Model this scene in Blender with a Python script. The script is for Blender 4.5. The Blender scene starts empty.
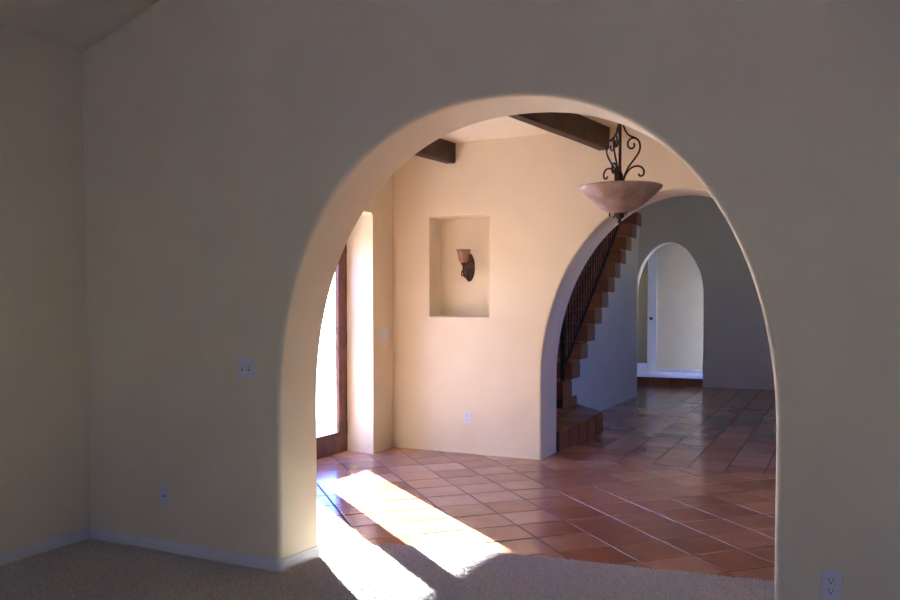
import bpy, bmesh, math, random
import numpy as np
from mathutils import Vector, Matrix
from mathutils.geometry import tessellate_polygon

scene = bpy.context.scene
C = scene.collection
R = math.radians
PI = math.pi
random.seed(7)

# ------------------------------------------------------------------ camera
cam_d = bpy.data.cameras.new('camera')
cam = bpy.data.objects.new('camera', cam_d)
C.objects.link(cam)
cam.location = (0, 0, 1.4)
cam.rotation_euler = (R(90 - 2.017), 0, R(26.117))
cam_d.sensor_width = 36
cam_d.lens = 795 / 900 * 36
cam_d.shift_y = 37 / 900
cam_d.clip_start = 0.05
scene.camera = cam

# ------------------------------------------------------------------ sky, sun, exposure
SUN_EL = 13.2
SUN_AZ = -38.9                     # travel direction in plan, degrees from +x
sd = Vector((math.cos(R(SUN_AZ)) * math.cos(R(SUN_EL)), math.sin(R(SUN_AZ)) * math.cos(R(SUN_EL)), -math.sin(R(SUN_EL))))
world = bpy.data.worlds.new('sky')
scene.world = world
world.use_nodes = True
wn = world.node_tree
wn.nodes.clear()
wtc = wn.nodes.new('ShaderNodeTexCoord')
wsep = wn.nodes.new('ShaderNodeSeparateXYZ')
wn.links.new(wtc.outputs['Generated'], wsep.inputs[0])
wr = wn.nodes.new('ShaderNodeValToRGB')
wr.color_ramp.elements[0].position = 0.0
wr.color_ramp.elements[0].color = (0.76, 0.86, 1.0, 1)       # pale at the horizon
wr.color_ramp.elements[1].position = 0.26
wr.color_ramp.elements[1].color = (0.05, 0.20, 0.95, 1)      # clear blue overhead
wn.links.new(wsep.outputs['Z'], wr.inputs[0])
bg = wn.nodes.new('ShaderNodeBackground')
bg.inputs['Strength'].default_value = 9.0
wo = wn.nodes.new('ShaderNodeOutputWorld')
wn.links.new(wr.outputs[0], bg.inputs[0])
wn.links.new(bg.outputs[0], wo.inputs[0])

sun_d = bpy.data.lights.new('sun', 'SUN')
sun_d.energy = 96.0
sun_d.angle = R(0.25)
sun_d.color = (1.0, 0.985, 0.95)
sun = bpy.data.objects.new('sun', sun_d)
C.objects.link(sun)
sun.rotation_euler = sd.to_track_quat('-Z', 'Y').to_euler()
sun.location = (-12, 10, 6)

def portal(loc, facing, sx, sy):
    d = bpy.data.lights.new('daylight_portal', 'AREA')
    d.shape = 'RECTANGLE'
    d.size, d.size_y = sx, sy
    d.cycles.is_portal = True
    o = bpy.data.objects.new('daylight_portal', d)
    C.objects.link(o)
    o.location = loc
    o.rotation_euler = Vector(facing).to_track_quat('-Z', 'Y').to_euler()

vs = scene.view_settings
vs.view_transform = 'Standard'
vs.look = 'None'
vs.exposure = 1.03
vs.gamma = 1.0
vs.use_curve_mapping = False

# ------------------------------------------------------------------ materials
def lin(c):
    return tuple((x / 12.92 if x <= 0.04045 else ((x + 0.055) / 1.055) ** 2.4) for x in [v / 255 for v in c]) + (1,)

def new_mat(name):
    m = bpy.data.materials.new(name)
    m.use_nodes = True
    nt = m.node_tree
    b = nt.nodes['Principled BSDF']
    return m, nt, b

def noise_mat(name, c1, c2, scale=20, rough=0.8, bump=0.0, bscale=None, detail=4, metallic=0.0, spec=0.5, dist=0.002, coords='Object', stops=(0.35, 0.65)):
    m, nt, b = new_mat(name)
    tc = nt.nodes.new('ShaderNodeTexCoord')
    n = nt.nodes.new('ShaderNodeTexNoise')
    n.inputs['Scale'].default_value = scale
    n.inputs['Detail'].default_value = detail
    nt.links.new(tc.outputs[coords], n.inputs['Vector'])
    r = nt.nodes.new('ShaderNodeValToRGB')
    r.color_ramp.elements[0].position, r.color_ramp.elements[1].position = stops
    r.color_ramp.elements[0].color = lin(c1)
    r.color_ramp.elements[1].color = lin(c2)
    nt.links.new(n.outputs['Fac'], r.inputs[0])
    nt.links.new(r.outputs[0], b.inputs['Base Color'])
    b.inputs['Roughness'].default_value = rough
    b.inputs['Metallic'].default_value = metallic
    b.inputs['Specular IOR Level'].default_value = spec
    if bump > 0:
        n2 = nt.nodes.new('ShaderNodeTexNoise')
        n2.inputs['Scale'].default_value = bscale or scale
        n2.inputs['Detail'].default_value = 3
        nt.links.new(tc.outputs[coords], n2.inputs['Vector'])
        bp = nt.nodes.new('ShaderNodeBump')
        bp.inputs['Strength'].default_value = bump
        bp.inputs['Distance'].default_value = dist
        nt.links.new(n2.outputs['Fac'], bp.inputs['Height'])
        nt.links.new(bp.outputs[0], b.inputs['Normal'])
    return m

M = {}
M['paint'] = noise_mat('cream_wall_paint', (233, 220, 192), (237, 225, 198), 3, 0.75, 0.35, 90, spec=0.25)
M['ceiling'] = noise_mat('cream_ceiling_paint', (235, 222, 196), (239, 227, 202), 3, 0.85, 0.4, 70, spec=0.2)
M['trim'] = noise_mat('white_trim_paint', (222, 222, 224), (230, 230, 232), 5, 0.45, 0.1, 60)
M['plate'] = noise_mat('white_plastic_plate', (222, 222, 232), (228, 228, 236), 8, 0.35, 0.0)
M['seam'] = noise_mat('grey_plastic_seam', (128, 126, 128), (140, 138, 140), 30, 0.6)
M['slot'] = noise_mat('dark_socket_slot', (20, 18, 16), (30, 27, 25), 30, 0.6)
M['beam'] = noise_mat('dark_stained_beam', (40, 24, 15), (74, 46, 28), 6, 0.55, 0.5, 25, dist=0.004)
M['iron'] = noise_mat('dark_bronze_iron', (52, 38, 32), (84, 62, 52), 30, 0.5, 0.3, 60, metallic=0.6)
M['bronze_plate'] = noise_mat('aged_bronze', (48, 34, 28), (88, 66, 52), 24, 0.5, 0.4, 50, metallic=0.5)
M['alabaster'] = noise_mat('marbled_alabaster_glass', (140, 121, 111), (180, 160, 149), 9, 0.35, 0.05, 20, detail=8)
M['amber_glass'] = noise_mat('amber_frosted_glass', (130, 92, 68), (166, 123, 96), 14, 0.4, 0.05, 30)
M['door_wood'] = noise_mat('dark_cherry_door_wood', (80, 44, 38), (108, 62, 54), 8, 0.35, 0.15, 30)
M['grout'] = noise_mat('dark_grout', (58, 44, 36), (80, 63, 52), 30, 0.9, 0.5, 120)
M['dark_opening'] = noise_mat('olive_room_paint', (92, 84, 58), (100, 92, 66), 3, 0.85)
M['concrete'] = noise_mat('pale_patio_concrete', (196, 188, 176), (214, 206, 194), 2, 0.9, 0.3, 40)
M['stucco'] = noise_mat('sun_blocker_stucco', (214, 202, 180), (222, 210, 190), 3, 0.9, 0.5, 50)

def carpet_mat():
    m, nt, b = new_mat('taupe_cut_pile_carpet')
    tc = nt.nodes.new('ShaderNodeTexCoord')
    n = nt.nodes.new('ShaderNodeTexNoise')
    n.inputs['Scale'].default_value = 55
    n.inputs['Detail'].default_value = 6
    nt.links.new(tc.outputs['Object'], n.inputs['Vector'])
    g = nt.nodes.new('ShaderNodeNewGeometry')
    mix = nt.nodes.new('ShaderNodeMath')
    mix.operation = 'MULTIPLY_ADD'
    mix.inputs[1].default_value = 0.55
    nt.links.new(g.outputs['Random Per Island'], mix.inputs[0])
    half = nt.nodes.new('ShaderNodeMath')
    half.operation = 'MULTIPLY'
    half.inputs[1].default_value = 0.45
    nt.links.new(n.outputs['Fac'], half.inputs[0])
    nt.links.new(half.outputs[0], mix.inputs[2])
    r = nt.nodes.new('ShaderNodeValToRGB')
    r.color_ramp.elements[0].position = 0.15
    r.color_ramp.elements[1].position = 0.85
    r.color_ramp.elements[0].color = lin((204, 200, 200))
    r.color_ramp.elements[1].color = lin((250, 247, 247))
    nt.links.new(mix.outputs[0], r.inputs[0])
    nt.links.new(r.outputs[0], b.inputs['Base Color'])
    b.inputs['Roughness'].default_value = 0.95
    b.inputs['Specular IOR Level'].default_value = 0.1
    n2 = nt.nodes.new('ShaderNodeTexNoise')
    n2.inputs['Scale'].default_value = 260
    nt.links.new(tc.outputs['Object'], n2.inputs['Vector'])
    bp = nt.nodes.new('ShaderNodeBump')
    bp.inputs['Strength'].default_value = 0.8
    bp.inputs['Distance'].default_value = 0.006
    nt.links.new(n2.outputs['Fac'], bp.inputs['Height'])
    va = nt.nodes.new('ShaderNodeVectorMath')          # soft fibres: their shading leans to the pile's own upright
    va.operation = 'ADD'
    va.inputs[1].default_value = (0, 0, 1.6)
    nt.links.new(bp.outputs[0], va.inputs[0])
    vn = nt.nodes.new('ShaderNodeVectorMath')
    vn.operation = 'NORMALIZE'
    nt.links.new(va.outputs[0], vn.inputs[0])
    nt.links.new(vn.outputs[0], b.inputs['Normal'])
    return m
M['carpet'] = carpet_mat()

def tile_mat(name, rough, cols=((162, 108, 82), (182, 127, 99), (200, 147, 119))):
    m, nt, b = new_mat(name)
    tc = nt.nodes.new('ShaderNodeTexCoord')
    oi = nt.nodes.new('ShaderNodeObjectInfo')
    g = nt.nodes.new('ShaderNodeNewGeometry')
    add = nt.nodes.new('ShaderNodeMath')
    add.operation = 'ADD'
    nt.links.new(oi.outputs['Random'], add.inputs[0])
    nt.links.new(g.outputs['Random Per Island'], add.inputs[1])
    fr = nt.nodes.new('ShaderNodeMath')
    fr.operation = 'FRACT'
    nt.links.new(add.outputs[0], fr.inputs[0])
    r1 = nt.nodes.new('ShaderNodeValToRGB')
    e = r1.color_ramp.elements
    e[0].position, e[1].position = 0.0, 1.0
    e[0].color = lin(cols[0])
    e[1].color = lin(cols[2])
    k = e.new(0.5)
    k.color = lin(cols[1])
    nt.links.new(fr.outputs[0], r1.inputs[0])
    n = nt.nodes.new('ShaderNodeTexNoise')
    n.noise_dimensions = '4D'
    n.inputs['Scale'].default_value = 5
    n.inputs['Detail'].default_value = 6
    n.inputs['Roughness'].default_value = 0.6
    wv = nt.nodes.new('ShaderNodeMath')
    wv.operation = 'MULTIPLY'
    wv.inputs[1].default_value = 37.0
    nt.links.new(fr.outputs[0], wv.inputs[0])
    nt.links.new(wv.outputs[0], n.inputs['W'])
    nt.links.new(tc.outputs['Object'], n.inputs['Vector'])
    r2 = nt.nodes.new('ShaderNodeValToRGB')
    r2.color_ramp.elements[0].position = 0.3
    r2.color_ramp.elements[1].position = 0.72
    r2.color_ramp.elements[0].color = (0.8, 0.78, 0.76, 1)
    r2.color_ramp.elements[1].color = (1.05, 1.04, 1.03, 1)
    nt.links.new(n.outputs['Fac'], r2.inputs[0])
    mx = nt.nodes.new('ShaderNodeMix')
    mx.data_type = 'RGBA'
    mx.blend_type = 'MULTIPLY'
    mx.inputs['Factor'].default_value = 1.0
    nt.links.new(r1.outputs[0], mx.inputs[6])
    nt.links.new(r2.outputs[0], mx.inputs[7])
    nt.links.new(mx.outputs[2], b.inputs['Base Color'])
    rr = nt.nodes.new('ShaderNodeMapRange')
    rr.inputs[3].default_value = rough * 0.92
    rr.inputs[4].default_value = rough * 1.1
    nt.links.new(n.outputs['Fac'], rr.inputs[0])
    nt.links.new(rr.outputs[0], b.inputs['Roughness'])
    b.inputs['Specular IOR Level'].default_value = 0.5
    n3 = nt.nodes.new('ShaderNodeTexNoise')
    n3.inputs['Scale'].default_value = 9
    n3.inputs['Detail'].default_value = 2
    nt.links.new(tc.outputs['Object'], n3.inputs['Vector'])
    bp = nt.nodes.new('ShaderNodeBump')
    bp.inputs['Strength'].default_value = 0.06
    bp.inputs['Distance'].default_value = 0.003
    nt.links.new(n3.outputs['Fac'], bp.inputs['Height'])
    nt.links.new(bp.outputs[0], b.inputs['Normal'])
    return m
M['tile'] = tile_mat('glazed_terracotta_tile', 0.17)
M['stair_tile'] = tile_mat('terracotta_stair_tile', 0.32, ((140, 80, 46), (164, 96, 58), (186, 114, 72)))

def glass_mat():
    m = bpy.data.materials.new('clear_pane_glass')
    m.use_nodes = True
    nt = m.node_tree
    nt.nodes.clear()
    o = nt.nodes.new('ShaderNodeOutputMaterial')
    t = nt.nodes.new('ShaderNodeBsdfTransparent')
    t.inputs[0].default_value = (0.96, 0.97, 0.97, 1)
    gl = nt.nodes.new('ShaderNodeBsdfGlossy')
    gl.inputs['Roughness'].default_value = 0.02
    lw = nt.nodes.new('ShaderNodeLayerWeight')
    pw = nt.nodes.new('ShaderNodeMath')
    pw.operation = 'POWER'
    pw.inputs[1].default_value = 5.0
    nt.links.new(lw.outputs['Facing'], pw.inputs[0])
    fz = nt.nodes.new('ShaderNodeMath')
    fz.operation = 'MULTIPLY_ADD'
    fz.inputs[1].default_value = 0.6
    fz.inputs[2].default_value = 0.03
    nt.links.new(pw.outputs[0], fz.inputs[0])
    mx = nt.nodes.new('ShaderNodeMixShader')
    nt.links.new(fz.outputs[0], mx.inputs[0])
    nt.links.new(t.outputs[0], mx.inputs[1])
    nt.links.new(gl.outputs[0], mx.inputs[2])
    nt.links.new(mx.outputs[0], o.inputs[0])
    return m
M['glass'] = glass_mat()

# ------------------------------------------------------------------ helpers
def tag(o, label=None, cat=None, group=None, kind=None):
    if label: o['label'] = label
    if cat: o['category'] = cat
    if group: o['group'] = group
    if kind: o['kind'] = kind
    return o

def link(name, me, mat=None, parent=None):
    o = bpy.data.objects.new(name, me)
    C.objects.link(o)
    if mat is not None and me is not None and len(me.materials) == 0:
        me.materials.append(M[mat] if isinstance(mat, str) else mat)
    if parent is not None:
        o.parent = parent
    return o

def empty(name, loc=(0, 0, 0), rz=0.0):
    o = bpy.data.objects.new(name, None)
    o.empty_display_size = 0.1
    C.objects.link(o)
    o.location = loc
    o.rotation_euler = (0, 0, rz)
    return o

class MB:
    """collects verts and faces of one mesh"""
    def __init__(self):
        self.v, self.f, self.s = [], [], []
    def add(self, verts, faces, smooth=False):
        b = len(self.v)
        self.v += [tuple(p) for p in verts]
        self.f += [tuple(i + b for i in f) for f in faces]
        self.s += [smooth] * len(faces)
        return self
    def box(self, x0, x1, y0, y1, z0, z1):
        v = [(x, y, z) for z in (z0, z1) for y in (y0, y1) for x in (x0, x1)]
        return self.add(v, [(0, 2, 3, 1), (4, 5, 7, 6), (0, 1, 5, 4), (2, 6, 7, 3), (0, 4, 6, 2), (1, 3, 7, 5)])
    def bevel_box(self, x0, x1, y0, y1, z0, z1, b=0.003, seg=2):
        bm = bmesh.new()
        bmesh.ops.create_cube(bm, size=1)
        for q in bm.verts:
            q.co = ((x0 + x1) / 2 + q.co.x * (x1 - x0), (y0 + y1) / 2 + q.co.y * (y1 - y0), (z0 + z1) / 2 + q.co.z * (z1 - z0))
        bmesh.ops.bevel(bm, geom=list(bm.edges), offset=b, segments=seg, affect='EDGES', profile=0.5)
        bm.verts.index_update()
        self.add([q.co for q in bm.verts], [[q.index for q in f.verts] for f in bm.faces])
        bm.free()
        return self
    def prism(self, poly, fn, a, b):
        """poly of 2D points, fn(u,v,w) -> xyz, between w=a and w=b"""
        n = len(poly)
        t = tessellate_polygon([[Vector((p[0], p[1], 0)) for p in poly]])
        self.add([fn(p[0], p[1], a) for p in poly], t)
        self.add([fn(p[0], p[1], b) for p in poly], [tuple(reversed(q)) for q in t])
        self.add([fn(p[0], p[1], w) for w in (a, b) for p in poly], [(i, (i + 1) % n, n + (i + 1) % n, n + i) for i in range(n)])
        return self
    def lathe(self, prof, n=32, c=(0, 0, 0), axis='z', sy=1.0):
        vs_ = []
        for r, h in prof:
            for k in range(n):
                a = 2 * PI * k / n
                if axis == 'z':
                    vs_.append((c[0] + r * math.cos(a), c[1] + r * math.sin(a) * sy, c[2] + h))
                else:   # axis y: sy stretches z
                    vs_.append((c[0] + r * math.cos(a), c[1] + h, c[2] + r * math.sin(a) * sy))
        fs = []
        for i in range(len(prof) - 1):
            for k in range(n):
                fs.append((i * n + k, i * n + (k + 1) % n, (i + 1) * n + (k + 1) % n, (i + 1) * n + k))
        return self.add(vs_, fs, True)
    def tube(self, pts, rad, n=8, caps=True):
        pts = [Vector(p) for p in pts]
        rads = rad if isinstance(rad, (list, tuple)) else [rad] * len(pts)
        up = None
        rings = []
        for i, p in enumerate(pts):
            t = (pts[min(i + 1, len(pts) - 1)] - pts[max(i - 1, 0)]).normalized()
            if up is None:
                up = t.orthogonal().normalized()
            up = (up - t * up.dot(t))
            up = up.normalized() if up.length > 1e-6 else t.orthogonal().normalized()
            w = t.cross(up)
            rings.append([p + (up * math.cos(2 * PI * k / n) + w * math.sin(2 * PI * k / n)) * rads[i] for k in range(n)])
        vs_ = [q for r_ in rings for q in r_]
        fs = [(i * n + k, i * n + (k + 1) % n, (i + 1) * n + (k + 1) % n, (i + 1) * n + k) for i in range(len(rings) - 1) for k in range(n)]
        if caps:
            fs.append(tuple(reversed(range(n))))
            fs.append(tuple((len(rings) - 1) * n + k for k in range(n)))
        return self.add(vs_, fs, True)
    def mesh(self, name):
        me = bpy.data.meshes.new(name)
        me.from_pydata(self.v, [], self.f)
        me.validate()
        bm = bmesh.new()
        bm.from_mesh(me)
        bmesh.ops.recalc_face_normals(bm, faces=list(bm.faces))
        bm.to_mesh(me)
        bm.free()
        if len(me.polygons) == len(self.s):
            me.polygons.foreach_set('use_smooth', self.s)
        return me
    def build(self, name, mat, parent=None):
        return link(name, self.mesh(name), mat, parent)

def arch_profile(xl, cx, zs, top, n=2.0, z0=-0.05, seg=40, xr=None):
    """open polyline: up the first jamb, over, down the second"""
    a = cx - xl
    P = [(xl, z0), (xl, zs * 0.5)]
    for i in range(seg + 1):
        t = PI * (1 - i / seg)
        c, s = math.cos(t), math.sin(t)
        P.append((cx + a * math.copysign(abs(c) ** (2 / n), c), zs + (top - zs) * abs(s) ** (2 / n)))
    P += [(2 * cx - xl, zs * 0.5), (2 * cx - xl, z0)]
    return P

def rect_profile(u0, u1, v0, v1, r=0.02, seg=6, closed=False):
    if not closed:
        P = [(u0, v0), (u0, (v0 + v1) / 2)]
        for i in range(seg + 1):
            t = PI - PI / 2 * i / seg
            P.append((u0 + r + r * math.cos(t), v1 - r + r * math.sin(t)))
        for i in range(seg + 1):
            t = PI / 2 - PI / 2 * i / seg
            P.append((u1 - r + r * math.cos(t), v1 - r + r * math.sin(t)))
        return P + [(u1, (v0 + v1) / 2), (u1, v0)]
    P = []
    for cx_, cy_, t0 in ((u0 + r, v0 + r, -PI / 2), (u0 + r, v1 - r, -PI), (u1 - r, v1 - r, -1.5 * PI), (u1 - r, v0 + r, -2 * PI)):
        for i in range(seg + 1):
            t = t0 - PI / 2 * i / seg
            P.append((cx_ + r * math.cos(t), cy_ + r * math.sin(t)))
    return P

def offs(P, closed=False):
    """normals pointing out of the opening, for a polyline that runs clockwise round it"""
    N = []
    n = len(P)
    for i in range(n):
        if closed:
            a, b = P[(i - 1) % n], P[(i + 1) % n]
        else:
            a, b = P[max(i - 1, 0)], P[min(i + 1, n - 1)]
        d = Vector((b[0] - a[0], b[1] - a[1]))
        if d.length < 1e-9: d = Vector((0, 1))
        d.normalize()
        N.append((-d.y, d.x))
    return N

def bull_rings(P, N, w0, w1, r, fn, seg=6, flare=0.0, skew=(0.0, 0.0)):
    """rows of points across the thickness with rounded arrises at both faces"""
    rows = []
    for i in range(seg + 1):
        t = PI / 2 * i / seg
        rr0 = r * (1 - math.sin(t)) + flare
        rows.append([fn(p[0] + q[0] * rr0 + skew[0], p[1] + q[1] * rr0 + skew[1], w0 + r * (1 - math.cos(t))) for p, q in zip(P, N)])
    if w1 is not None:
        for i in range(seg, -1, -1):
            t = PI / 2 * i / seg
            rows.append([fn(p[0] + q[0] * r * (1 - math.sin(t)), p[1] + q[1] * r * (1 - math.sin(t)), w1 - r * (1 - math.cos(t))) for p, q in zip(P, N)])
    return rows

def strip(mb, rows, closed=False):
    n = len(rows[0])
    v = [p for r_ in rows for p in r_]
    f = []
    for i in range(len(rows) - 1):
        for k in range(n if closed else n - 1):
            k2 = (k + 1) % n
            f.append((i * n + k, i * n + k2, (i + 1) * n + k2, (i + 1) * n + k))
    mb.add(v, f, True)

def wall_with_openings(name, outer, w0, w1, fn, notch=None, r=0.025, niches=(), mat='paint', flare=0.0, skew=(0.0, 0.0)):
    """outer = (u0,u1,v0,v1); notch = open profile that reaches v0; niches = closed profiles with a depth"""
    u0, u1, v0, v1 = outer
    mb = MB()
    for w, face in ((w0, 0), (w1, 1)):
        if notch:
            N = offs(notch)
            rf = r + (flare if face == 0 else 0.0)
            sk = skew if face == 0 else (0.0, 0.0)
            ring = [(p[0] + q[0] * rf + sk[0], p[1] + q[1] * rf + sk[1]) for p, q in zip(notch, N)]
            ring[0] = (ring[0][0], v0)
            ring[-1] = (ring[-1][0], v0)
            poly = [(u0, v0)] + ring + [(u1, v0), (u1, v1), (u0, v1)]
        else:
            poly = [(u0, v0), (u1, v0), (u1, v1), (u0, v1)]
        loops = [[Vector((p[0], p[1], 0)) for p in poly]]
        if face == 0:
            for np_, depth, nr in niches:
                Nn = offs(np_, True)
                loops.append([Vector((p[0] + q[0] * nr, p[1] + q[1] * nr, 0)) for p, q in zip(np_, Nn)])
        pts = [p for l in loops for p in l]
        tri = tessellate_polygon(loops)
        mb.add([fn(p.x, p.y, w) for p in pts], tri)
    if notch:
        strip(mb, bull_rings(notch, offs(notch), w0, w1, r, fn, flare=flare, skew=skew))
    for np_, depth, nr in niches:
        rows = bull_rings(np_, offs(np_, True), w0, None, nr, fn)
        rows.append([fn(p[0], p[1], w0 + depth) for p in np_])
        strip(mb, rows, True)
        mb.add([fn(p[0], p[1], w0 + depth) for p in np_], tessellate_polygon([[Vector((p[0], p[1], 0)) for p in np_]]))
    mb.add([fn(a, b, w) for w in (w0, w1) for a, b in ((u0, v0), (u1, v0), (u1, v1), (u0, v1))], [(1, 2, 6, 5), (2, 3, 7, 6), (3, 0, 4, 7)])
    me = bpy.data.meshes.new(name)
    me.from_pydata(mb.v, [], mb.f)
    bm = bmesh.new()
    bm.from_mesh(me)
    bmesh.ops.remove_doubles(bm, verts=list(bm.verts), dist=1e-5)
    bmesh.ops.recalc_face_normals(bm, faces=list(bm.faces))
    for f in bm.faces:
        f.smooth = True
    for e in bm.edges:
        if len(e.link_faces) == 2 and e.calc_face_angle(0) > R(25):
            e.smooth = False
    bm.to_mesh(me)
    bm.free()
    o = link(name, me, mat)
    tag(o, kind='structure')
    return o

def slab(name, x0, x1, y0, y1, z0, z1, mat, parent=None, kind='structure'):
    o = MB().box(x0, x1, y0, y1, z0, z1).build(name, mat, parent)
    if kind: tag(o, kind=kind)
    return o

XZ = lambda u, v, w: (u, w, v)          # wall that runs along x
YZ = lambda u, v, w: (w, u, v)          # wall that runs along y

# ------------------------------------------------------------------ plan
Y1, Y2 = 3.335, 3.644          # wall between the living room and the hall
N1, N2 = 6.953, 7.414          # hall far wall (niche wall)
BK = 14.8                      # wall at the end of the stair hall
XL = -4.07                     # living room and hall side wall
XR = 3.2
HALL_Z = 2.995
YB = -4.2

# ------------------------------------------------------------------ living room shell
front_prof = arch_profile(-2.605, -1.398, 0.85, 2.338, 2.2, seg=56)
wall_with_openings('wall_front', (XL - 0.3, XR + 0.2, -0.05, 4.7), Y1, Y2, XZ, front_prof, r=0.028, skew=(-0.026, 0.014))
LS = (-0.6, -0.25, 1.55, 2.5)      # side window behind the viewer, added for warm sun bounce (y0,y1,z0,z1)
mb = MB()
for (a, b, c, d) in ((YB - 0.2, LS[0], -0.05, 3.4), (LS[1], Y1, -0.05, 3.4), (LS[0], LS[1], -0.05, LS[2]), (LS[0], LS[1], LS[3], 3.4)):
    mb.box(XL - 0.25, XL, a, b, c, d)
tag(mb.build('wall_left', 'paint'), kind='structure')
LW = (-0.5, 0.6, 0.95, 2.0)      # window in the wall behind the viewer (x0,x1,z0,z1)
mb = MB()
for (a, b, c, d) in ((XL - 0.25, LW[0], -0.05, 4.7), (LW[1], XR + 0.2, -0.05, 4.7), (LW[0], LW[1], -0.05, LW[2]), (LW[0], LW[1], LW[3], 4.7)):
    mb.box(a, b, YB - 0.2, YB, c, d)
tag(mb.build('wall_back', 'paint'), kind='structure')
slab('wall_right', XR, XR + 0.2, YB - 0.2, Y1, -0.05, 4.7, 'paint')
# vaulted ceiling, eave at the side wall
RX = -0.3
rz = 2.93 + 0.307 * (RX - XL)
mb = MB()
mb.prism([(XL - 0.25, 2.93 - 0.307 * 0.25), (RX, rz), (XR + 0.2, rz - 0.307 * (XR + 0.2 - RX)), (XR + 0.2, rz + 0.2), (RX, rz + 0.3), (XL - 0.25, 3.2)], lambda u, v, w: (u, w, v), YB - 0.2, Y1 + 0.02)
tag(mb.build('ceiling_living', 'ceiling'), kind='structure')

# ------------------------------------------------------------------ hall shell
nprof = rect_profile(-3.635, -2.992, 1.326, 2.300, 0.012, 4, True)
hall_prof = arch_profile(-2.47, -1.27, 0.75, 2.42, 2.0, seg=56)
wall_with_openings('wall_hall_far', (XL - 0.5, XR + 0.2, -0.05, 4.4), N1, N2, XZ, hall_prof, r=0.02, niches=[(nprof, 0.25, 0.01)])
# entry recess in the hall side wall
rec = rect_profile(4.70, 6.590, -0.05, 2.377, 0.09)
wall_with_openings('wall_hall_left', (Y2 - 0.02, N1 + 0.02, -0.05, 3.4), -4.05, -4.44, YZ, rec, r=0.025, flare=-0.06)
slab('wall_hall_right', XR, XR + 0.2, Y2, N1, -0.05, 3.4, 'paint')
mb = MB()
mb.add([(XL - 0.6, Y2 - 0.02, HALL_Z), (XR + 0.2, Y2 - 0.02, HALL_Z), (XR + 0.2, N1 + 0.02, HALL_Z), (XL - 0.6, N1 + 0.02, HALL_Z),
        (XL - 0.6, Y2 - 0.02, 3.4), (XR + 0.2, Y2 - 0.02, 3.4), (XR + 0.2, N1 + 0.02, 3.4), (XL - 0.6, N1 + 0.02, 3.4)],
       [(0, 3, 2, 1), (4, 5, 6, 7), (0, 1, 5, 4), (1, 2, 6, 5), (2, 3, 7, 6), (3, 0, 4, 7)])
tag(mb.build('ceiling_hall', 'ceiling'), kind='structure')

# ------------------------------------------------------------------ stair hall shell
BX = 2.9                       # outer wall of the stair hall
WX = -3.95                     # wall beside the flight
back_prof = arch_profile(-3.42, -2.81, 1.6, 2.61, 2.0, seg=32)
wall_with_openings('wall_stair_hall_end', (WX - 0.2, BX + 0.2, -0.05, 4.6), BK, BK + 0.22, XZ, back_prof, r=0.02)
slab('wall_stair_hall_left', WX - 0.2, WX, N2 - 0.02, BK + 0.02, -0.05, 4.6, 'paint')
SWIN = (7.7, 9.2, 2.1, 3.6)   # stair hall window (y0,y1,z0,z1)
mb = MB()
for (a, b, c, d) in ((N2 - 0.02, SWIN[0], -0.05, 4.6), (SWIN[1], BK + 0.02, -0.05, 4.6), (SWIN[0], SWIN[1], -0.05, SWIN[2]), (SWIN[0], SWIN[1], SWIN[3], 4.6)):
    mb.box(BX, BX + 0.2, a, b, c, d)
tag(mb.build('wall_stair_hall_right', 'paint'), kind='structure')
slab('ceiling_stair_hall', WX - 0.2, BX + 0.2, N2 - 0.02, BK + 0.24, 4.3, 4.6, 'ceiling')

# ------------------------------------------------------------------ passage beyond the small arch
PZ = 0.14
PY = 16.1
mb = MB()
PD = (-4.25, -3.44, 2.42)     # opening in the passage end wall
mb.box(-5.2, PD[0], PY, PY + 0.15, 0, 3.2)
mb.box(PD[0], PD[1], PY, PY + 0.15, PD[2], 3.2)
mb.box(PD[1], -1.05, PY, PY + 0.15, 0, 3.2)
tag(mb.build('wall_passage_end', 'paint'), kind='structure')
slab('wall_passage_left', -5.4, -5.2, BK + 0.2, PY + 0.15, 0, 3.2, 'paint')
slab('wall_passage_front', -5.4, WX - 0.19, BK, BK + 0.22, 0, 3.2, 'paint')
slab('ceiling_passage', -5.4, -1.05, BK + 0.2, PY + 0.15, 2.9, 3.2, 'ceiling')
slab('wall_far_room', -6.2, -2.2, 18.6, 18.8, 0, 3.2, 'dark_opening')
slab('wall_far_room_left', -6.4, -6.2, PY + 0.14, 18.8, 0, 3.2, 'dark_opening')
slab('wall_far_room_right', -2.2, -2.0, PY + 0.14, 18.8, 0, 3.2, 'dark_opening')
slab('ceiling_far_room', -6.4, -2.0, PY + 0.14, 18.8, 2.9, 3.2, 'ceiling')
slab('floor_far_room', -6.4, -2.0, PY + 0.15, 18.8, 0.0, PZ, 'carpet')
slab('floor_passage', -5.2, -1.05, BK + 0.05, PY + 0.15, -0.05, PZ, 'carpet')
mb = MB()
PW = (15.12, 16.0, 0.6, 2.1)
for (a, b, c, d) in ((BK + 0.2, PW[0], 0, 3.2), (PW[1], PY + 0.15, 0, 3.2), (PW[0], PW[1], 0, PW[2]), (PW[0], PW[1], PW[3], 3.2)):
    mb.box(-1.2, -1.05, a, b, c, d)
tag(mb.build('wall_passage_right', 'paint'), kind='structure')

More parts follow.
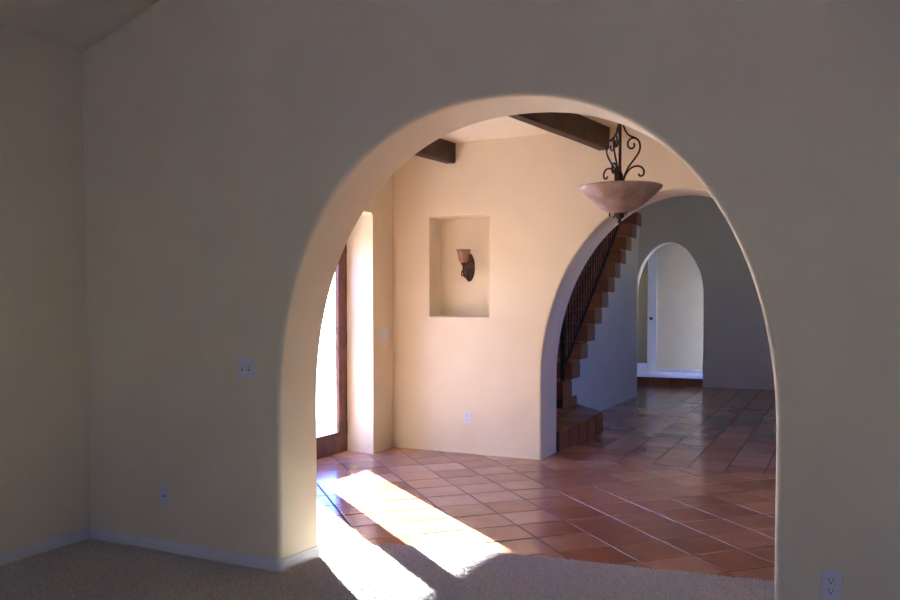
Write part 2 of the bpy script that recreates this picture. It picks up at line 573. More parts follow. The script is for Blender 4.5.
# windows (out of the picture, added to light the rooms)
def window(name, axis, a0, a1, z0, z1, w, into):
    root = empty(name)
    tag(root, kind='structure')
    t = 0.05
    fn = (lambda u, v, q: (q, u, v)) if axis == 'y' else (lambda u, v, q: (u, q, v))
    mid = (a0 + a1) / 2
    m_ = MB()
    for (p, q, c, d) in ((a0, a0 + t, z0, z1), (a1 - t, a1, z0, z1), (a0, a1, z0, z0 + t), (a0, a1, z1 - t, z1), (mid - t / 2, mid + t / 2, z0, z1)):
        v = [fn(u, h, k) for k in (w - 0.03, w + 0.03) for h in (c, d) for u in (p, q)]
        m_.add(v, [(0, 2, 3, 1), (4, 5, 7, 6), (0, 1, 5, 4), (2, 6, 7, 3), (0, 4, 6, 2), (1, 3, 7, 5)])
    m_.build('window_frame', 'trim', root)
    for (p, q) in ((a0 + t, mid - t / 2), (mid + t / 2, a1 - t)):
        g = MB()
        g.add([fn(p, z0 + t, w), fn(q, z0 + t, w), fn(q, z1 - t, w), fn(p, z1 - t, w)], [(0, 1, 2, 3)])
        g.build('pane', 'glass', root)
    c = fn(mid, (z0 + z1) / 2, w)
    if axis == 'y':
        portal((c[0] - into[0] * 0.08, c[1], c[2]), into, a1 - a0, z1 - z0)
    else:
        portal((c[0], c[1] - into[1] * 0.08, c[2]), into, a1 - a0, z1 - z0)
window('window_1', 'x', LW[0], LW[1], LW[2], LW[3], YB - 0.1, (0, 1, 0))
window('added_sun_window', 'y', LS[0], LS[1], LS[2], LS[3], XL - 0.12, (1, 0, 0))
window('window_2', 'y', SWIN[0], SWIN[1], SWIN[2], SWIN[3], BX + 0.1, (-1, 0, 0))
window('window_3', 'y', PW[0], PW[1], PW[2], PW[3], -1.12, (-1, 0, 0))

# ------------------------------------------------------------------ outdoors by the entry
slab('ground', -70, 60, -50, 70, -0.35, -0.13, 'concrete')
slab('paving_entry', -7.0, XL - 0.42, 3.0, 8.5, -0.13, -0.04, 'concrete')
PX = -10.0                                   # unseen header on posts, added to cut off the sun strip's far end
mb = MB()
mb.box(PX - 0.4, PX, 8.7, 11.7, 2.61, 3.9)
for y in (8.7, 11.4):
    mb.box(PX - 0.4, PX, y, y + 0.3, -0.13, 2.61)
o = tag(mb.build('sun_blocker_header', 'stucco'), kind='structure')
sky_blocker = empty('sky_blocker_fence', (-4.5, 3.9, -0.13))  # unseen fence, added to block sky light from the entry reveal
tag(sky_blocker, kind='structure')
for i in range(58):
    p_ = MB().bevel_box(-0.145, 0.0, -0.02, 0.02, 0.0, 2.7, 0.004).build('blocker_plank', 'beam', sky_blocker) if i == 0 else link('blocker_plank', p_.data, None, sky_blocker)
    p_.location = (-0.05 - i * 0.148, 0, 0)

# ------------------------------------------------------------------ glazed double door
DX = -4.375
door = empty('door_1', (DX, 5.655, 0))
tag(door, kind='structure')
mbf = MB()
for (a, b, c, d) in ((4.66, 4.722, -0.04, 2.42), (6.588, 6.65, -0.04, 2.42), (4.66, 6.65, 2.182, 2.42)):
    mbf.bevel_box(-0.055, 0.02, a - 5.655, b - 5.655, c, d, 0.004)
mbf.build('door_frame', 'door_wood', door)
MB().bevel_box(-0.24, 0.02, 4.722 - 5.655, 6.588 - 5.655, -0.045, 0.010, 0.004).build('threshold', 'door_wood', door)

def leaf(sign):
    # hinge side away from the meeting stile
    root = empty('door_leaf')
    root.parent = door
    W = 0.930
    f = MB()
    s = sign
    def bb(a, b, c, d):
        y0, y1 = sorted((s * a, s * b))
        f.bevel_box(-0.022, 0.022, y0, y1, c, d, 0.005)
    bb(0.004, 0.105, 0.0105, 2.175)
    bb(W - 0.148, W, 0.0105, 2.175)
    bb(0.105, W - 0.148, 0.0105, 0.204)
    bb(0.105, W - 0.148, 2.06, 2.175)
    f.build('leaf_frame', 'door_wood', root)
    y0, y1 = sorted((s * 0.1, s * (W - 0.143)))
    MB().box(-0.003, 0.003, y0, y1, 0.2, 2.065).build('glass_pane', 'glass', root)
    for z in (0.228, 1.115, 2.0):
        h = MB()
        h.tube([(0.028, s * (W + 0.004), z - 0.065), (0.028, s * (W + 0.004), z + 0.065)], 0.011, 10)
        for dz in (-0.068, 0.068):
            h.lathe([(0.0, -0.008), (0.008, -0.004), (0.008, 0.004), (0.0, 0.008)], 10, (0.028, s * (W + 0.004), z + dz))
        y0, y1 = sorted((s * (W - 0.03), s * (W + 0.004)))
        h.box(0.0215, 0.0245, y0, y1, z - 0.06, z + 0.06)
        h.build('hinge', 'bronze_plate', root)
    if s < 0:
        h = MB()
        h.bevel_box(0.022, 0.03, s * 0.075, s * 0.035, 0.92, 1.14, 0.003)
        h.tube([(0.03, s * 0.055, 1.0), (0.07, s * 0.055, 1.0), (0.075, s * 0.07, 1.0), (0.072, s * 0.17, 1.0)], 0.009, 10)
        h.build('lever_handle', 'bronze_plate', root)
leaf(1)
leaf(-1)
portal((XL - 0.45, 5.655, 1.1), (1, 0, 0), 1.8, 2.2)

# ------------------------------------------------------------------ far passage door casing and door
d2 = empty('door_2', (PD[1], PY, PZ))
tag(d2, kind='structure')
m_ = MB()
m_.bevel_box(-0.02, 0.15, -0.022, 0.0, 0, PD[2] - PZ + 0.09, 0.004)
m_.bevel_box(PD[0] - PD[1] - 0.15, PD[0] - PD[1] + 0.02, -0.022, 0.0, 0, PD[2] - PZ + 0.09, 0.004)
m_.bevel_box(PD[0] - PD[1] + 0.02, -0.02, -0.022, 0.0, PD[2] - PZ - 0.02, PD[2] - PZ + 0.09, 0.004)
m_.build('casing', 'trim', d2)
m_ = MB()
m_.box(-0.02, 0.0, 0.0, 0.15, 0, PD[2] - PZ)
m_.build('jamb', 'trim', d2)
dl = MB().bevel_box(-0.06, -0.022, 0.12, 0.9, 0.01, PD[2] - PZ - 0.03, 0.004).build('door_leaf', 'trim', d2)
k = MB()
k.lathe([(0.0, 0), (0.03, 0.002), (0.03, 0.008), (0.012, 0.014), (0.012, 0.04), (0.028, 0.05), (0.03, 0.065), (0.02, 0.078), (0, 0.08)], 14, (0.055, -0.1, 1.07), axis='y')
k.build('latch_knob', 'bronze_plate', d2)

# ------------------------------------------------------------------ floors: slab, carpet, tiles
floor = slab('floor_hall', XL - 0.55, XR, Y1 - 0.2, BK + 0.06, -0.12, -0.0035, 'grout')

edge = [(-2.60, Y1 + 0.0), (-2.60, 3.66), (-2.53, 3.80), (-2.465, 3.93), (-2.40, 3.995), (-2.25, 4.055), (-1.95, 4.115), (-1.63, 4.165), (-1.158, 4.226), (-0.70, 4.28), (-0.266, 4.328), (-0.12, 4.33), (-0.12, 3.64), (-0.19, 3.6), (-0.19, Y1)]
cpoly = [(XL, YB), (XL, Y1)] + edge + [(XR, Y1), (XR, YB)]
CZ = 0.008
cm = MB().prism(cpoly, lambda u, v, w: (u, v, w), -0.1, CZ)
carpet = cm.build('floor_living', 'carpet')
tag(carpet, kind='structure')

# pile tufts where the carpet comes into view
def inside(px, py, poly):
    n = len(poly)
    c = np.zeros(px.shape, bool)
    j = n - 1
    for i in range(n):
        xi, yi = poly[i]
        xj, yj = poly[j]
        cond = ((yi > py) != (yj > py)) & (px < (xj - xi) * (py - yi) / (yj - yi + 1e-12) + xi)
        c ^= cond
        j = i
    return c
rng = np.random.default_rng(3)
step = 0.0066
gx, gy = np.meshgrid(np.arange(XL + 0.005, 0.35, step), np.arange(1.75, 4.35, step))
gx = gx.ravel() + rng.uniform(-0.45, 0.45, gx.size) * step
gy = gy.ravel() + rng.uniform(-0.45, 0.45, gy.size) * step
keep = inside(gx, gy, cpoly)
# drop what lies right of the sight cone at the bottom edge
keep &= (gy > 2.2) | (gx < -0.6)
gx, gy = gx[keep], gy[keep]
nT = gx.size
ang = rng.uniform(0, 2 * PI, nT)
wave = 0.5 + 0.5 * np.sin(gx * 150 + 2.2 * np.sin(gy * 83)) * np.sin(gy * 171 + 2.7 * np.sin(gx * 71))
hgt = rng.uniform(0.004, 0.0075, nT) + 0.007 * wave
rad = rng.uniform(0.0042, 0.006, nT)
co = np.zeros((nT, 4, 3), np.float32)
for q in range(3):
    co[:, q, 0] = gx + rad * np.cos(ang + q * 2 * PI / 3)
    co[:, q, 1] = gy + rad * np.sin(ang + q * 2 * PI / 3)
    co[:, q, 2] = CZ - 0.001
la = rng.uniform(0, 2 * PI, nT)
ll = rng.uniform(0, 0.006, nT)
co[:, 3, 0] = gx + ll * np.cos(la)
co[:, 3, 1] = gy + ll * np.sin(la)
co[:, 3, 2] = CZ + hgt
me = bpy.data.meshes.new('carpet_pile')
me.vertices.add(nT * 4)
me.vertices.foreach_set('co', co.ravel())
base = (np.arange(nT) * 4)[:, None, None]
tri = np.array([[0, 1, 3], [1, 2, 3], [2, 0, 3]])[None] + base
tri = tri.reshape(-1)
me.loops.add(tri.size)
me.loops.foreach_set('vertex_index', tri.astype(np.int32))
me.polygons.add(tri.size // 3)
me.polygons.foreach_set('loop_start', np.arange(0, tri.size, 3, dtype=np.int32))
me.polygons.foreach_set('use_smooth', np.ones(tri.size // 3, bool))
me.update()
me.validate()
pile = link('carpet_pile', me, 'carpet', carpet)
tag(pile, kind='stuff')

# --- terracotta tiles
def clip(poly, axis, val, keep_less):
    out = []
    n = len(poly)
    for i in range(n):
        a, b = poly[i], poly[(i + 1) % n]
        da, db = a[axis] - val, b[axis] - val
        if not keep_less:
            da, db = -da, -db
        if da <= 0: out.append(a)
        if (da < 0 < db) or (db < 0 < da):
            t = da / (da - db)
            out.append((a[0] + (b[0] - a[0]) * t, a[1] + (b[1] - a[1]) * t))
    return out

def area(p):
    return 0.5 * abs(sum(p[i][0] * p[(i + 1) % len(p)][1] - p[(i + 1) % len(p)][0] * p[i][1] for i in range(len(p))))

def tile_mesh(poly, c, mb=None, lift=0.0):
    """poly around c: top, rounded arris, side"""
    P = [(p[0] - c[0], p[1] - c[1]) for p in poly]
    n = len(P)
    rows = []
    for ins, z in ((0.0, -0.012), (0.0, -0.003), (0.0008, -0.0007), (0.002, 0.0)):
        row = []
        for x, y in P:
            l = math.hypot(x, y)
            k = max(0.0, 1 - ins * 1.3 / max(l, 1e-4))
            row.append((x * k, y * k, z))
        rows.append(row)
    v = [q for r_ in rows for q in r_]
    f = [(i * n + k, i * n + (k + 1) % n, (i + 1) * n + (k + 1) % n, (i + 1) * n + k) for i in range(3) for k in range(n)]
    f.append(tuple(3 * n + k for k in range(n)))
    if mb is None:
        mb = MB()
        mb.add(v, f)
        return mb.mesh('tile')
    mb.add([(x + c[0], y + c[1], z + lift) for x, y, z in v], f)

tiles = []   # (poly, centre, full)
rr_ = random.Random(11)
# diagonal field in the hall
PU, PV, G = 0.341, 0.303, 0.011          # pitch along (x+y), along (y-x), joint
U0, V0 = 2.917 / math.sqrt(2), 5.789 / math.sqrt(2)
BY = 7.20
regs = ((XL - 0.5, 2.2, Y1 - 0.1, BY),)
for i in range(-24, 30):
    for j in range(-30, 30):
        u0, v0 = U0 + i * PU, V0 + j * PV
        q = [(u0 + G / 2, v0 + G / 2), (u0 + PU - G / 2, v0 + G / 2), (u0 + PU - G / 2, v0 + PV - G / 2), (u0 + G / 2, v0 + PV - G / 2)]
        poly = [((u - v) / math.sqrt(2), (u + v) / math.sqrt(2)) for u, v in q]
        a0 = area(poly)
        p = poly
        for ax, val, less in ((0, regs[0][0], False), (0, regs[0][1], True), (1, regs[0][2], False), (1, regs[0][3] - 0.005, True)):
            p = clip(p, ax, val, less)
            if len(p) < 3: break
        if len(p) < 3 or area(p) < 0.002: continue
        tiles.append((p, (sum(t[0] for t in p) / len(p), sum(t[1] for t in p) / len(p)), abs(area(p) - a0) < 1e-6, 0))
# square field in the stair hall
for i in range(-9, 16):
    for j in range(0, 26):
        x0, y0 = -1.5 + i * 0.315, BY + 0.005 + j * 0.312
        p = [(x0 + G / 2, y0), (x0 + 0.315 - G / 2, y0), (x0 + 0.315 - G / 2, y0 + 0.312 - G), (x0 + G / 2, y0 + 0.312 - G)]
        a0 = area(p)
        p = clip(p, 1, BK + 0.03, True)
        if len(p) < 3: continue
        p = clip(p, 0, WX + 0.01, False)
        if len(p) < 3 or area(p) < 0.002: continue
        tiles.append((p, (sum(t[0] for t in p) / len(p), sum(t[1] for t in p) / len(p)), abs(area(p) - a0) < 1e-6, 1))

def cam_px(P):
    v = cam.matrix_world.inverted() @ Vector(P)
    if v.z > -0.1: return None
    return 450 + 795 * v.x / -v.z, 337 - 795 * v.y / -v.z
bpy.context.view_layer.update()
dg = bpy.context.evaluated_depsgraph_get()
def seen(p):
    px = cam_px((p[0], p[1], 0))
    if px is None or not (0 <= px[0] <= 900 and 0 <= px[1] <= 600): return False
    o = Vector(cam.location)
    d = Vector((p[0], p[1], 0.02)) - o
    L = d.length
    d.normalize()
    s_ = o
    for _ in range(4):
        hit, loc, nrm, idx, ob, mw = scene.ray_cast(dg, s_, d, distance=L - (s_ - o).length - 0.02)
        if not hit: return True
        if ob.name.startswith(('glass_pane', 'pane')):
            s_ = loc + d * 0.01
            continue
        return False
    return False
vis = []
rest = []
for t in tiles:
    pts = [t[1]] + [((a[0] + t[1][0]) / 2, (a[1] + t[1][1]) / 2) for a in t[0]]
    if any(seen(p) for p in pts):
        vis.append(t)
    else:
        rest.append(t)
vis.sort(key=lambda t: t[1][0] ** 2 + t[1][1] ** 2)
rest += vis[300:]
vis = vis[:300]
shared = {}
for p, c, full, kind in vis:
    if full:
        if kind not in shared:
            shared[kind] = tile_mesh(p, c)
        me = shared[kind]
    else:
        me = tile_mesh(p, c)
    o = link('tile', me, 'tile', floor)
    o.location = (c[0], c[1], rr_.uniform(-0.0012, 0.0008))
    o.rotation_euler = (rr_.gauss(0, 0.002), rr_.gauss(0, 0.002), rr_.gauss(0, 0.003))
mb = MB()
for p, c, full, kind in rest:
    tile_mesh(p, c, mb)
tag(mb.build('tile_field', 'tile', floor), kind='stuff')

# ------------------------------------------------------------------ baseboards
BBP = [(0, 0), (0.013, 0), (0.013, 0.052), (0.011, 0.060), (0.008, 0.064), (0.006, 0.074), (0, 0.078)]   # (out, up)
def baseboard(name, path, kind_name=None, mat='trim', z=0.0):
    """path walked with the wall on its other side: profile is offset to the walker's right"""
    P = [Vector((p[0], p[1], 0)) for p in path]
    mb = MB()
    rows = []
    for i, p in enumerate(P):
        if i == 0: d = (P[1] - P[0]).normalized(); off = Vector((d.y, -d.x, 0)); sc = 1
        elif i == len(P) - 1: d = (P[-1] - P[-2]).normalized(); off = Vector((d.y, -d.x, 0)); sc = 1
        else:
            d0 = (P[i] - P[i - 1]).normalized()
            d1 = (P[i + 1] - P[i]).normalized()
            n0, n1 = Vector((d0.y, -d0.x, 0)), Vector((d1.y, -d1.x, 0))
            off = (n0 + n1).normalized()
            sc = 1 / max(0.3, off.dot(n0))
        rows.append([p + off * (a * sc) + Vector((0, 0, b + z)) for a, b in BBP])
    n = len(BBP)
    v = [q for r_ in rows for q in r_]
    f = [(i * n + k, i * n + k + 1, (i + 1) * n + k + 1, (i + 1) * n + k) for i in range(len(rows) - 1) for k in range(n - 1)]
    f += [tuple(range(n)), tuple((len(rows) - 1) * n + k for k in reversed(range(n)))]
    mb.add(v, f)
    return tag(mb.build(name, mat), kind='structure')
baseboard('baseboard_left', [(XL, YB), (XL, Y1 - 0.013)])
arc = [(-2.659 + 0.028 * math.sin(t), Y1 + 0.028 - 0.028 * math.cos(t)) for t in [PI / 2 * i / 5 for i in range(6)]]
baseboard('baseboard_front', [(XL + 0.001, Y1)] + arc + [(-2.605, Y2 - 0.01)])
arc = [(-0.189 - 0.028 * math.sin(t), Y1 + 0.028 - 0.028 * math.cos(t)) for t in [PI / 2 * i / 5 for i in range(5, -1, -1)]]
baseboard('baseboard_right', [(-0.191, Y2 - 0.01)] + arc + [(XR, Y1)])
baseboard('baseboard_passage', [(PD[1] + 0.15, PY), (-1.2, PY)], z=PZ + 0.0)

# ------------------------------------------------------------------ beams
BROT = R(7.5)
for xr_, lab in ((-3.34, 'dark wooden ceiling beam above the corner between niche and entry door'), (-1.835, 'dark wooden ceiling beam ending behind the chandelier')):
    b = MB()
    L = 3.5
    w = 0.105
    nseg = 14
    rb = random.Random(int(-xr_ * 100))
    rows = []
    for i in range(nseg + 1):
        y = -L * i / nseg
        j = lambda: rb.uniform(-0.003, 0.003)
        c = 0.014
        zb = -0.192 - 0.0 * y
        rows.append([(-w + j(), y, 0.01), (-w + j(), y, zb + c), (-w + c, y, zb + j()), (-c, y, zb + j()), (j(), y, zb + c), (j(), y, 0.01)])
    v = [q for r_ in rows for q in r_]
    f = [(i * 6 + k, i * 6 + (k + 1) % 6, (i + 1) * 6 + (k + 1) % 6, (i + 1) * 6 + k) for i in range(nseg) for k in range(6)]
    f += [tuple(range(6)), tuple(nseg * 6 + k for k in reversed(range(6)))]
    b.add(v, f)
    o = b.build('ceiling_beam', 'beam')
    o.location = (xr_, N1 + 0.06, HALL_Z)
    o.rotation_euler = (0, 0, -(R(9.5) if xr_ > -2 else BROT))
    tag(o, lab, 'beam', 'dark beams under the hall ceiling')

# ------------------------------------------------------------------ staircase
st = empty('staircase', (-2.92, 9.32, 0))
tag(st, 'terracotta tiled staircase rising behind the iron railing', 'staircase')
OX, OY = -2.92, 9.32
RUN, RISE = 0.3345, 0.2185
SW = OX - WX                       # flight width
def stile(name, x0, x1, y0, y1, z0, z1, b=0.006):
    o = MB().bevel_box(0, x1 - x0, 0, y1 - y0, 0, z1 - z0, b).build(name, 'stair_tile', st)
    o.location = (x0 - OX, y0 - OY, z0)
    return o
# landing step with a rounded corner
LZ = 0.222
land = [(-2.455, 7.42)] + [(-2.455 + 0.045 * i / 5, 7.42 + (8.80 - 7.42) * i / 5) for i in range(1, 6)]
land += [(-2.415, 8.88), (-2.45, 8.96), (-2.52, 9.06), (-2.70, 9.30), (-2.885, 9.53), (-2.92, 9.53), (WX + 0.005, 9.53), (WX + 0.005, 7.42)]
lm = MB().prism([(p[0] - OX, p[1] - OY) for p in land], lambda u, v, w: (u, v, w), -0.006, LZ - 0.03)
lm.build('step_core', 'grout', st)
# top tiles of the landing step
for i in range(5):
    for j in range(7):
        x1 = -2.43 - i * 0.305
        y0 = 7.42 + j * 0.305
        p = [(x1 - 0.297, y0), (x1, y0), (x1, y0 + 0.297), (x1 - 0.297, y0 + 0.297)]
        if j == 6: p = clip(p, 1, 9.52, True)
        p = clip(p, 0, WX + 0.006, False)
        # cut by the splayed end, y <= 8.86 + (x + 2.4) * -1.25
        out = []
        for k_ in range(len(p)):
            a, b = p[k_], p[(k_ + 1) % len(p)]
            fa = a[1] - (8.90 - 1.27 * (a[0] + 2.41))
            fb = b[1] - (8.90 - 1.27 * (b[0] + 2.41))
            if fa <= 0: out.append(a)
            if fa * fb < 0:
                t = fa / (fa - fb)
                out.append((a[0] + (b[0] - a[0]) * t, a[1] + (b[1] - a[1]) * t))
        if len(out) < 3 or area(out) < 0.003: continue
        c = (sum(t[0] for t in out) / len(out), sum(t[1] for t in out) / len(out))
        mt = MB()
        P = [(q[0] - c[0], q[1] - c[1]) for q in out]
        mt.prism(P, lambda u, v, w: (u, v, w), -0.03, 0.0)
        o = mt.build('tread_tile', 'stair_tile', st)
        o.location = (c[0] - OX, c[1] - OY, LZ)
# front face tiles of the landing step
for j in range(5):
    y0 = 7.42 + j * 0.29
    stile('riser_tile', -2.452 + 0.009 * j, -2.440 + 0.009 * j, y0, y0 + 0.284, 0.0, LZ - 0.032, 0.004)
o = MB().bevel_box(0, 0.012, 0, 0.36, 0, LZ - 0.032, 0.004).build('riser_tile', 'stair_tile', st)
o.location = (-2.425 - OX, 8.90 - OY, 0)
o.rotation_euler = (0, 0, R(38))
# flight
core = MB()
NS = 11
for k in range(-1, NS):
    y = OY + RUN * k
    z = 0.545 + RISE * k
    z = max(z, 0.335)
    top = 0.545 + RISE * (k + 1)
    core.box(WX + 0.01 - OX, -0.012, y + 0.012 - OY, y + RUN + 0.02 - OY, z, top - 0.028)
    nt_ = 4
    wt = SW / nt_
    for q in range(nt_):
        x1 = OX - 0.006 - q * wt
        stile('riser_tile', x1 - wt + 0.006, x1, y, y + 0.014, z, top - 0.028, 0.004)
        stile('tread_tile', x1 - wt + 0.006, x1 + (0.006 if q == 0 else 0), y - 0.016, y + RUN - 0.004, top - 0.026, top, 0.006)
    stile('side_tile', OX - 0.008, OX + 0.006, y + 0.006, y + RUN, z + 0.003, top - 0.03, 0.004)
stile('side_tile', OX - 0.008, OX + 0.006, OY - RUN, OY + 0.21, LZ, 0.33, 0.004)
core.box(WX + 0.01 - OX, -0.012, -RUN + 0.012, 0.2, LZ - 0.03, 0.335)
core.build('flight_core', 'grout', st)

# closed wall below the flight with an arched end
wp = [(OY + 0.21, -0.05), (12.80, -0.05), (12.80, 2.30), (12.82, 2.44), (12.87, 2.60), (12.94, 2.73), (12.999, 2.80)]
top_saw = []
for k in range(NS - 1, -1, -1):
    y = OY + RUN * k
    z = 0.545 + RISE * k
    top_saw += [(y + RUN, z), (y, z)]
wp += top_saw + [(OY, 0.335), (OY + 0.21, 0.335)]
mb = MB().prism(wp, lambda u, v, w: (w, u, v), OX, OX - 0.16)
tag(mb.build('wall_under_stairs', 'paint'), kind='structure')

# ------------------------------------------------------------------ stair railing
rl = empty('stair_railing', (-2.95, 9.0, 0))
tag(rl, 'dark wrought iron stair railing with close upright balusters', 'railing')
def rail_x(y): return -2.945 - 0.04 * max(0, y - 9.2)
def rail_z(y, h): return 0.762 + (y - OY) / RUN * RISE + h
def rp(y, h): return (rail_x(y) + 2.95, y - 9.0, rail_z(y, h))
ys = [9.06 + i * 0.2 for i in range(22)]
MB().tube([rp(y, 0.10) for y in ys], 0.019, 8).build('bottom_rail', 'iron', rl)
MB().tube([rp(y, 0.92) for y in ys], 0.026, 10).build('handrail', 'iron', rl)
MB().tube([rp(y, 0.78) for y in ys], 0.012, 8).build('upper_rail', 'iron', rl)
for i in range(38):
    y = 9.14 + i * RUN / 2.5
    if y > 13.1: break
    m_ = MB()
    pts, rads = [], []
    for q in range(25):
        t = q / 24
        h = 0.10 + t * 0.82
        p = rp(y, h)
        pts.append(p)
        rads.append(0.009 + (0.008 * math.exp(-((t - 0.5) / 0.035) ** 2) + 0.006 * math.exp(-((t - 0.42) / 0.02) ** 2) + 0.006 * math.exp(-((t - 0.58) / 0.02) ** 2)))
    m_.tube(pts, rads, 6)
    m_.build('baluster', 'iron', rl)
nw = MB()
nw.bevel_box(-0.022 + 0.005, 0.022 + 0.005, 0.02, 0.064, 0.545, 1.56, 0.004)
nw.lathe([(0.0, 0), (0.03, 0.005), (0.03, 0.015), (0.015, 0.025), (0.03, 0.05), (0.03, 0.065), (0.0, 0.09)], 12, (0.005, 0.042, 1.56))
nw.build('newel_post', 'iron', rl)

# threshold step below the passage arch
ts = empty('threshold_step', (-2.81, BK, 0))
tag(ts, 'low tiled threshold step in the small arched doorway', 'step')
for i in range(4):
    o = MB().bevel_box(0, 0.3, 0.0, 0.03, 0, PZ + 0.002, 0.004).build('riser_tile', 'stair_tile', ts)
    o.location = (-0.61 + i * 0.305, 0.022, -0.004)

# ------------------------------------------------------------------ chandelier
CHX, CHY, CHZ = -1.297, 5.15, 2.185
ch = empty('chandelier', (CHX, CHY, CHZ))
tag(ch, 'hanging bowl chandelier with marbled glass bowl and scrolled iron arms', 'chandelier')
RB = 0.272
prof = [(0.0, -0.166), (0.03, -0.165), (0.058, -0.160), (0.085, -0.151), (0.112, -0.138), (0.140, -0.120), (0.168, -0.099), (0.198, -0.073), (0.228, -0.044), (0.256, -0.016), (RB, 0.002), (RB - 0.001, 0.006), (RB - 0.007, 0.006)]
prof += [(p[0] * 0.965, p[1] + 0.007) for p in reversed(prof[1:10])] + [(0.0, -0.157)]
MB().lathe(prof, 48).build('bowl', 'alabaster', ch)
fin = MB().lathe([(0.0, -0.235), (0.010, -0.228), (0.014, -0.215), (0.008, -0.205), (0.020, -0.196), (0.030, -0.182), (0.034, -0.168), (0.046, -0.160), (0.046, -0.152), (0.0, -0.150)], 20).build('finial', 'iron', ch)
for a in (206, 326, 86):
    m_ = MB()
    pts = []
    for i in range(16):
        t = i / 15
        an = R(250) - t * R(300)
        r_ = 0.022 * (1 - 0.35 * t)
        pts.append(((0.035 + 0.016 + r_ * math.cos(an)), 0, -0.172 + r_ * math.sin(an)))
    c_, s_ = math.cos(R(a)), math.sin(R(a))
    m_.tube([(p[0] * c_, p[0] * s_, p[2]) for p in pts], 0.0045, 8)
    m_.build('bottom_curl', 'iron', ch)
stem = MB()
stem.lathe([(0.0, 0.0), (0.032, 0.0), (0.032, 0.05), (0.024, 0.06), (0.020, 0.09), (0.012, 0.10), (0.010, 0.12), (0.010, 0.46), (0.016, 0.465), (0.016, 0.485), (0.007, 0.49), (0.007, HALL_Z - CHZ - 0.04), (0.0, HALL_Z - CHZ - 0.04)], 16)
stem.tube([(-0.018, -0.026, 0.02), (-0.018, -0.028, 0.13)], 0.011, 8)
stem.build('stem', 'iron', ch)
MB().lathe([(0.0, HALL_Z - CHZ), (0.066, HALL_Z - CHZ), (0.062, HALL_Z - CHZ - 0.018), (0.03, HALL_Z - CHZ - 0.035), (0.012, HALL_Z - CHZ - 0.05), (0.0, HALL_Z - CHZ - 0.05)], 24).build('ceiling_canopy', 'iron', ch)

def catmull(P, n=7):
    out = []
    P = [Vector(p) for p in P]
    for i in range(len(P) - 1):
        p0, p1, p2, p3 = P[max(i - 1, 0)], P[i], P[i + 1], P[min(i + 2, len(P) - 1)]
        for k_ in range(n):
            t = k_ / n
            out.append(0.5 * ((2 * p1) + (p2 - p0) * t + (2 * p0 - 5 * p1 + 4 * p2 - p3) * t * t + (3 * p1 - p0 - 3 * p2 + p3) * t ** 3))
    out.append(P[-1])
    return out
# S scroll read from its side: (out, up)
S1 = [(0.022, 0.045), (0.032, 0.085), (0.055, 0.135), (0.092, 0.185), (0.119, 0.225), (0.130, 0.262), (0.124, 0.298), (0.102, 0.320), (0.074, 0.320), (0.054, 0.302), (0.050, 0.278), (0.062, 0.258), (0.080, 0.256), (0.092, 0.270), (0.090, 0.290)]
S2 = [(0.104, 0.322), (0.080, 0.330), (0.052, 0.345), (0.034, 0.370), (0.022, 0.40), (0.014, 0.42)]
S3 = [(0.024, 0.05), (0.040, 0.09), (0.068, 0.125), (0.104, 0.142), (0.138, 0.136), (0.156, 0.112), (0.152, 0.086), (0.132, 0.078), (0.120, 0.092)]
for a in (26, 146, 266):
    c_, s_ = math.cos(R(a)), math.sin(R(a))
    rot = lambda pts: [(p[0] * c_, p[0] * s_, p[1]) for p in pts]
    m_ = MB()
    m_.tube(catmull(rot(S1)), 0.0062, 8)
    m_.tube(catmull(rot(S2)), [0.0058] * 30 + [0.004] * 6, 8)
    m_.build('scroll_arm', 'iron', ch)
    m_ = MB()
    m_.tube(catmull(rot(S3)), 0.0062, 8)
    m_.build('leaf_curl', 'iron', ch)

# ------------------------------------------------------------------ wall sconce in the niche
NB = N1 + 0.25
sc = empty('wall_sconce', (-3.315, NB, 1.812))
tag(sc, 'bronze oval wall sconce with amber glass shade inside the wall niche', 'wall lamp')
MB().lathe([(0.0, -0.030), (0.030, -0.030), (0.044, -0.026), (0.050, -0.018), (0.054, -0.014), (0.058, -0.006), (0.058, 0.0), (0.0, 0.0)], 36, axis='y', sy=2.42).build('back_plate', 'bronze_plate', sc)
m_ = MB()
m_.tube(catmull([(0, -0.028, -0.075), (0.0, -0.075, -0.10), (0.0, -0.125, -0.088), (0.0, -0.150, -0.05), (0, -0.148, -0.01), (0, -0.140, 0.015)]), 0.008, 10)
m_.tube(catmull([(0, -0.146, -0.03), (0, -0.172, -0.04), (0, -0.186, -0.068), (0, -0.172, -0.092), (0, -0.152, -0.084)]), 0.006, 8)
m_.tube([(0, -0.03, -0.02), (0, -0.03, -0.11)], 0.007, 8)
m_.build('scroll_arm', 'iron', sc)
MB().lathe([(0.0, 0.008), (0.016, 0.010), (0.022, 0.022), (0.030, 0.030), (0.030, 0.038), (0.0, 0.04)], 18, (0, -0.140, 0)).build('shade_cup', 'iron', sc)
MB().lathe([(0.020, 0.034), (0.036, 0.046), (0.047, 0.070), (0.051, 0.100), (0.056, 0.130), (0.066, 0.155), (0.074, 0.168), (0.070, 0.168), (0.062, 0.152), (0.052, 0.128), (0.047, 0.1), (0.043, 0.072), (0.032, 0.05), (0.0, 0.04)], 28, (0, -0.140, 0)).build('shade', 'amber_glass', sc)

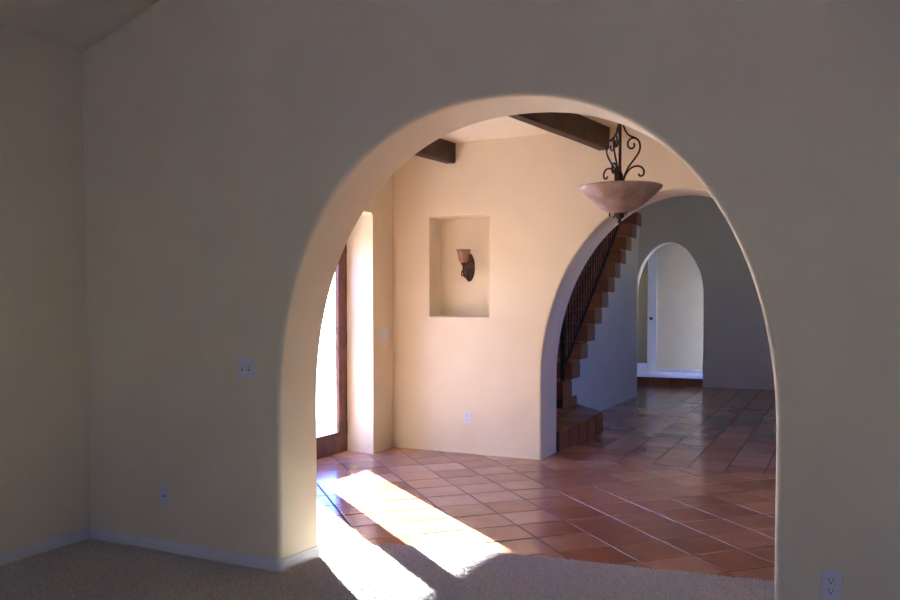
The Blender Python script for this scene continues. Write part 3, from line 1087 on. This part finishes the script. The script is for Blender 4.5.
# ------------------------------------------------------------------ wall plates
def plate(name, loc, rz, w, h, label, cat, items, group=None):
    """facing -y before rotation"""
    root = empty(name, loc, rz)
    tag(root, label, cat, group)
    MB().bevel_box(-w / 2, w / 2, -0.006, 0.0, -h / 2, h / 2, 0.0025).build('cover_plate', 'plate', root)
    for kind, x in items:
        if kind == 'toggle':
            MB().box(x - 0.006, x + 0.006, -0.0066, -0.0055, -0.0125, 0.0125).build('toggle_slot', 'seam', root)
            tg = MB().bevel_box(x - 0.0042, x + 0.0042, -0.016, -0.004, -0.001, 0.010, 0.0015).build('toggle', 'plate', root)
        elif kind == 'rocker':
            MB().bevel_box(x - 0.0165, x + 0.0165, -0.0095, -0.004, -0.033, 0.033, 0.002).build('rocker', 'plate', root)
        elif kind == 'jack':
            MB().lathe([(0.0, -0.016), (0.0045, -0.016), (0.0048, -0.008), (0.008, -0.0075), (0.008, -0.005), (0, -0.005)], 12, (x, 0, 0), axis='y').build('jack', 'seam', root)
        elif kind == 'duplex':
            for dz in (-0.0195, 0.0195):
                q = MB().lathe([(0.0, -0.0085), (0.0150, -0.0085), (0.0165, -0.0075), (0.0165, -0.004)], 24, (x, 0, dz), axis='y', sy=0.86).build('socket', 'plate', root)
                MB().box(x - 0.0085, x - 0.0055, -0.0092, -0.0082, dz - 0.001, dz + 0.0085).build('slot', 'slot', q)
                MB().box(x + 0.0055, x + 0.0085, -0.0092, -0.0082, dz, dz + 0.0075).build('slot', 'slot', q)
                MB().lathe([(0.0, -0.0092), (0.0030, -0.0092), (0.0030, -0.0082)], 10, (x, 0, dz - 0.0075), axis='y').build('slot', 'slot', q)
            MB().lathe([(0.0, -0.0075), (0.003, -0.007), (0.003, -0.0055)], 10, (x, 0, 0), axis='y').build('screw', 'trim', root)
    return root
plate('light_switch', (-2.852, Y1, 1.082), 0, 0.117, 0.115, 'white double light switch plate beside the big arch', 'light switch', [('toggle', -0.023), ('toggle', 0.023)])
plate('cable_plate', (-3.455, Y1, 0.333), 0, 0.070, 0.115, 'white single cable jack plate low on wall above baseboard', 'wall plate', [('jack', 0)])
plate('power_outlet', (-0.015, Y1, 0.345), 0, 0.072, 0.116, 'white duplex power outlet with dark slots on shaded wall', 'outlet', [('duplex', 0)])
plate('power_outlet', (-3.220, N1, 0.352), 0, 0.072, 0.118, 'white duplex power outlet on sunny wall below the niche', 'outlet', [('duplex', 0)])
plate('light_switch', (-4.05, 6.775, 1.152), R(90), 0.165, 0.117, 'white triple light switch plate on pier next to entry door', 'light switch', [('rocker', -0.047), ('rocker', 0), ('rocker', 0.047)])
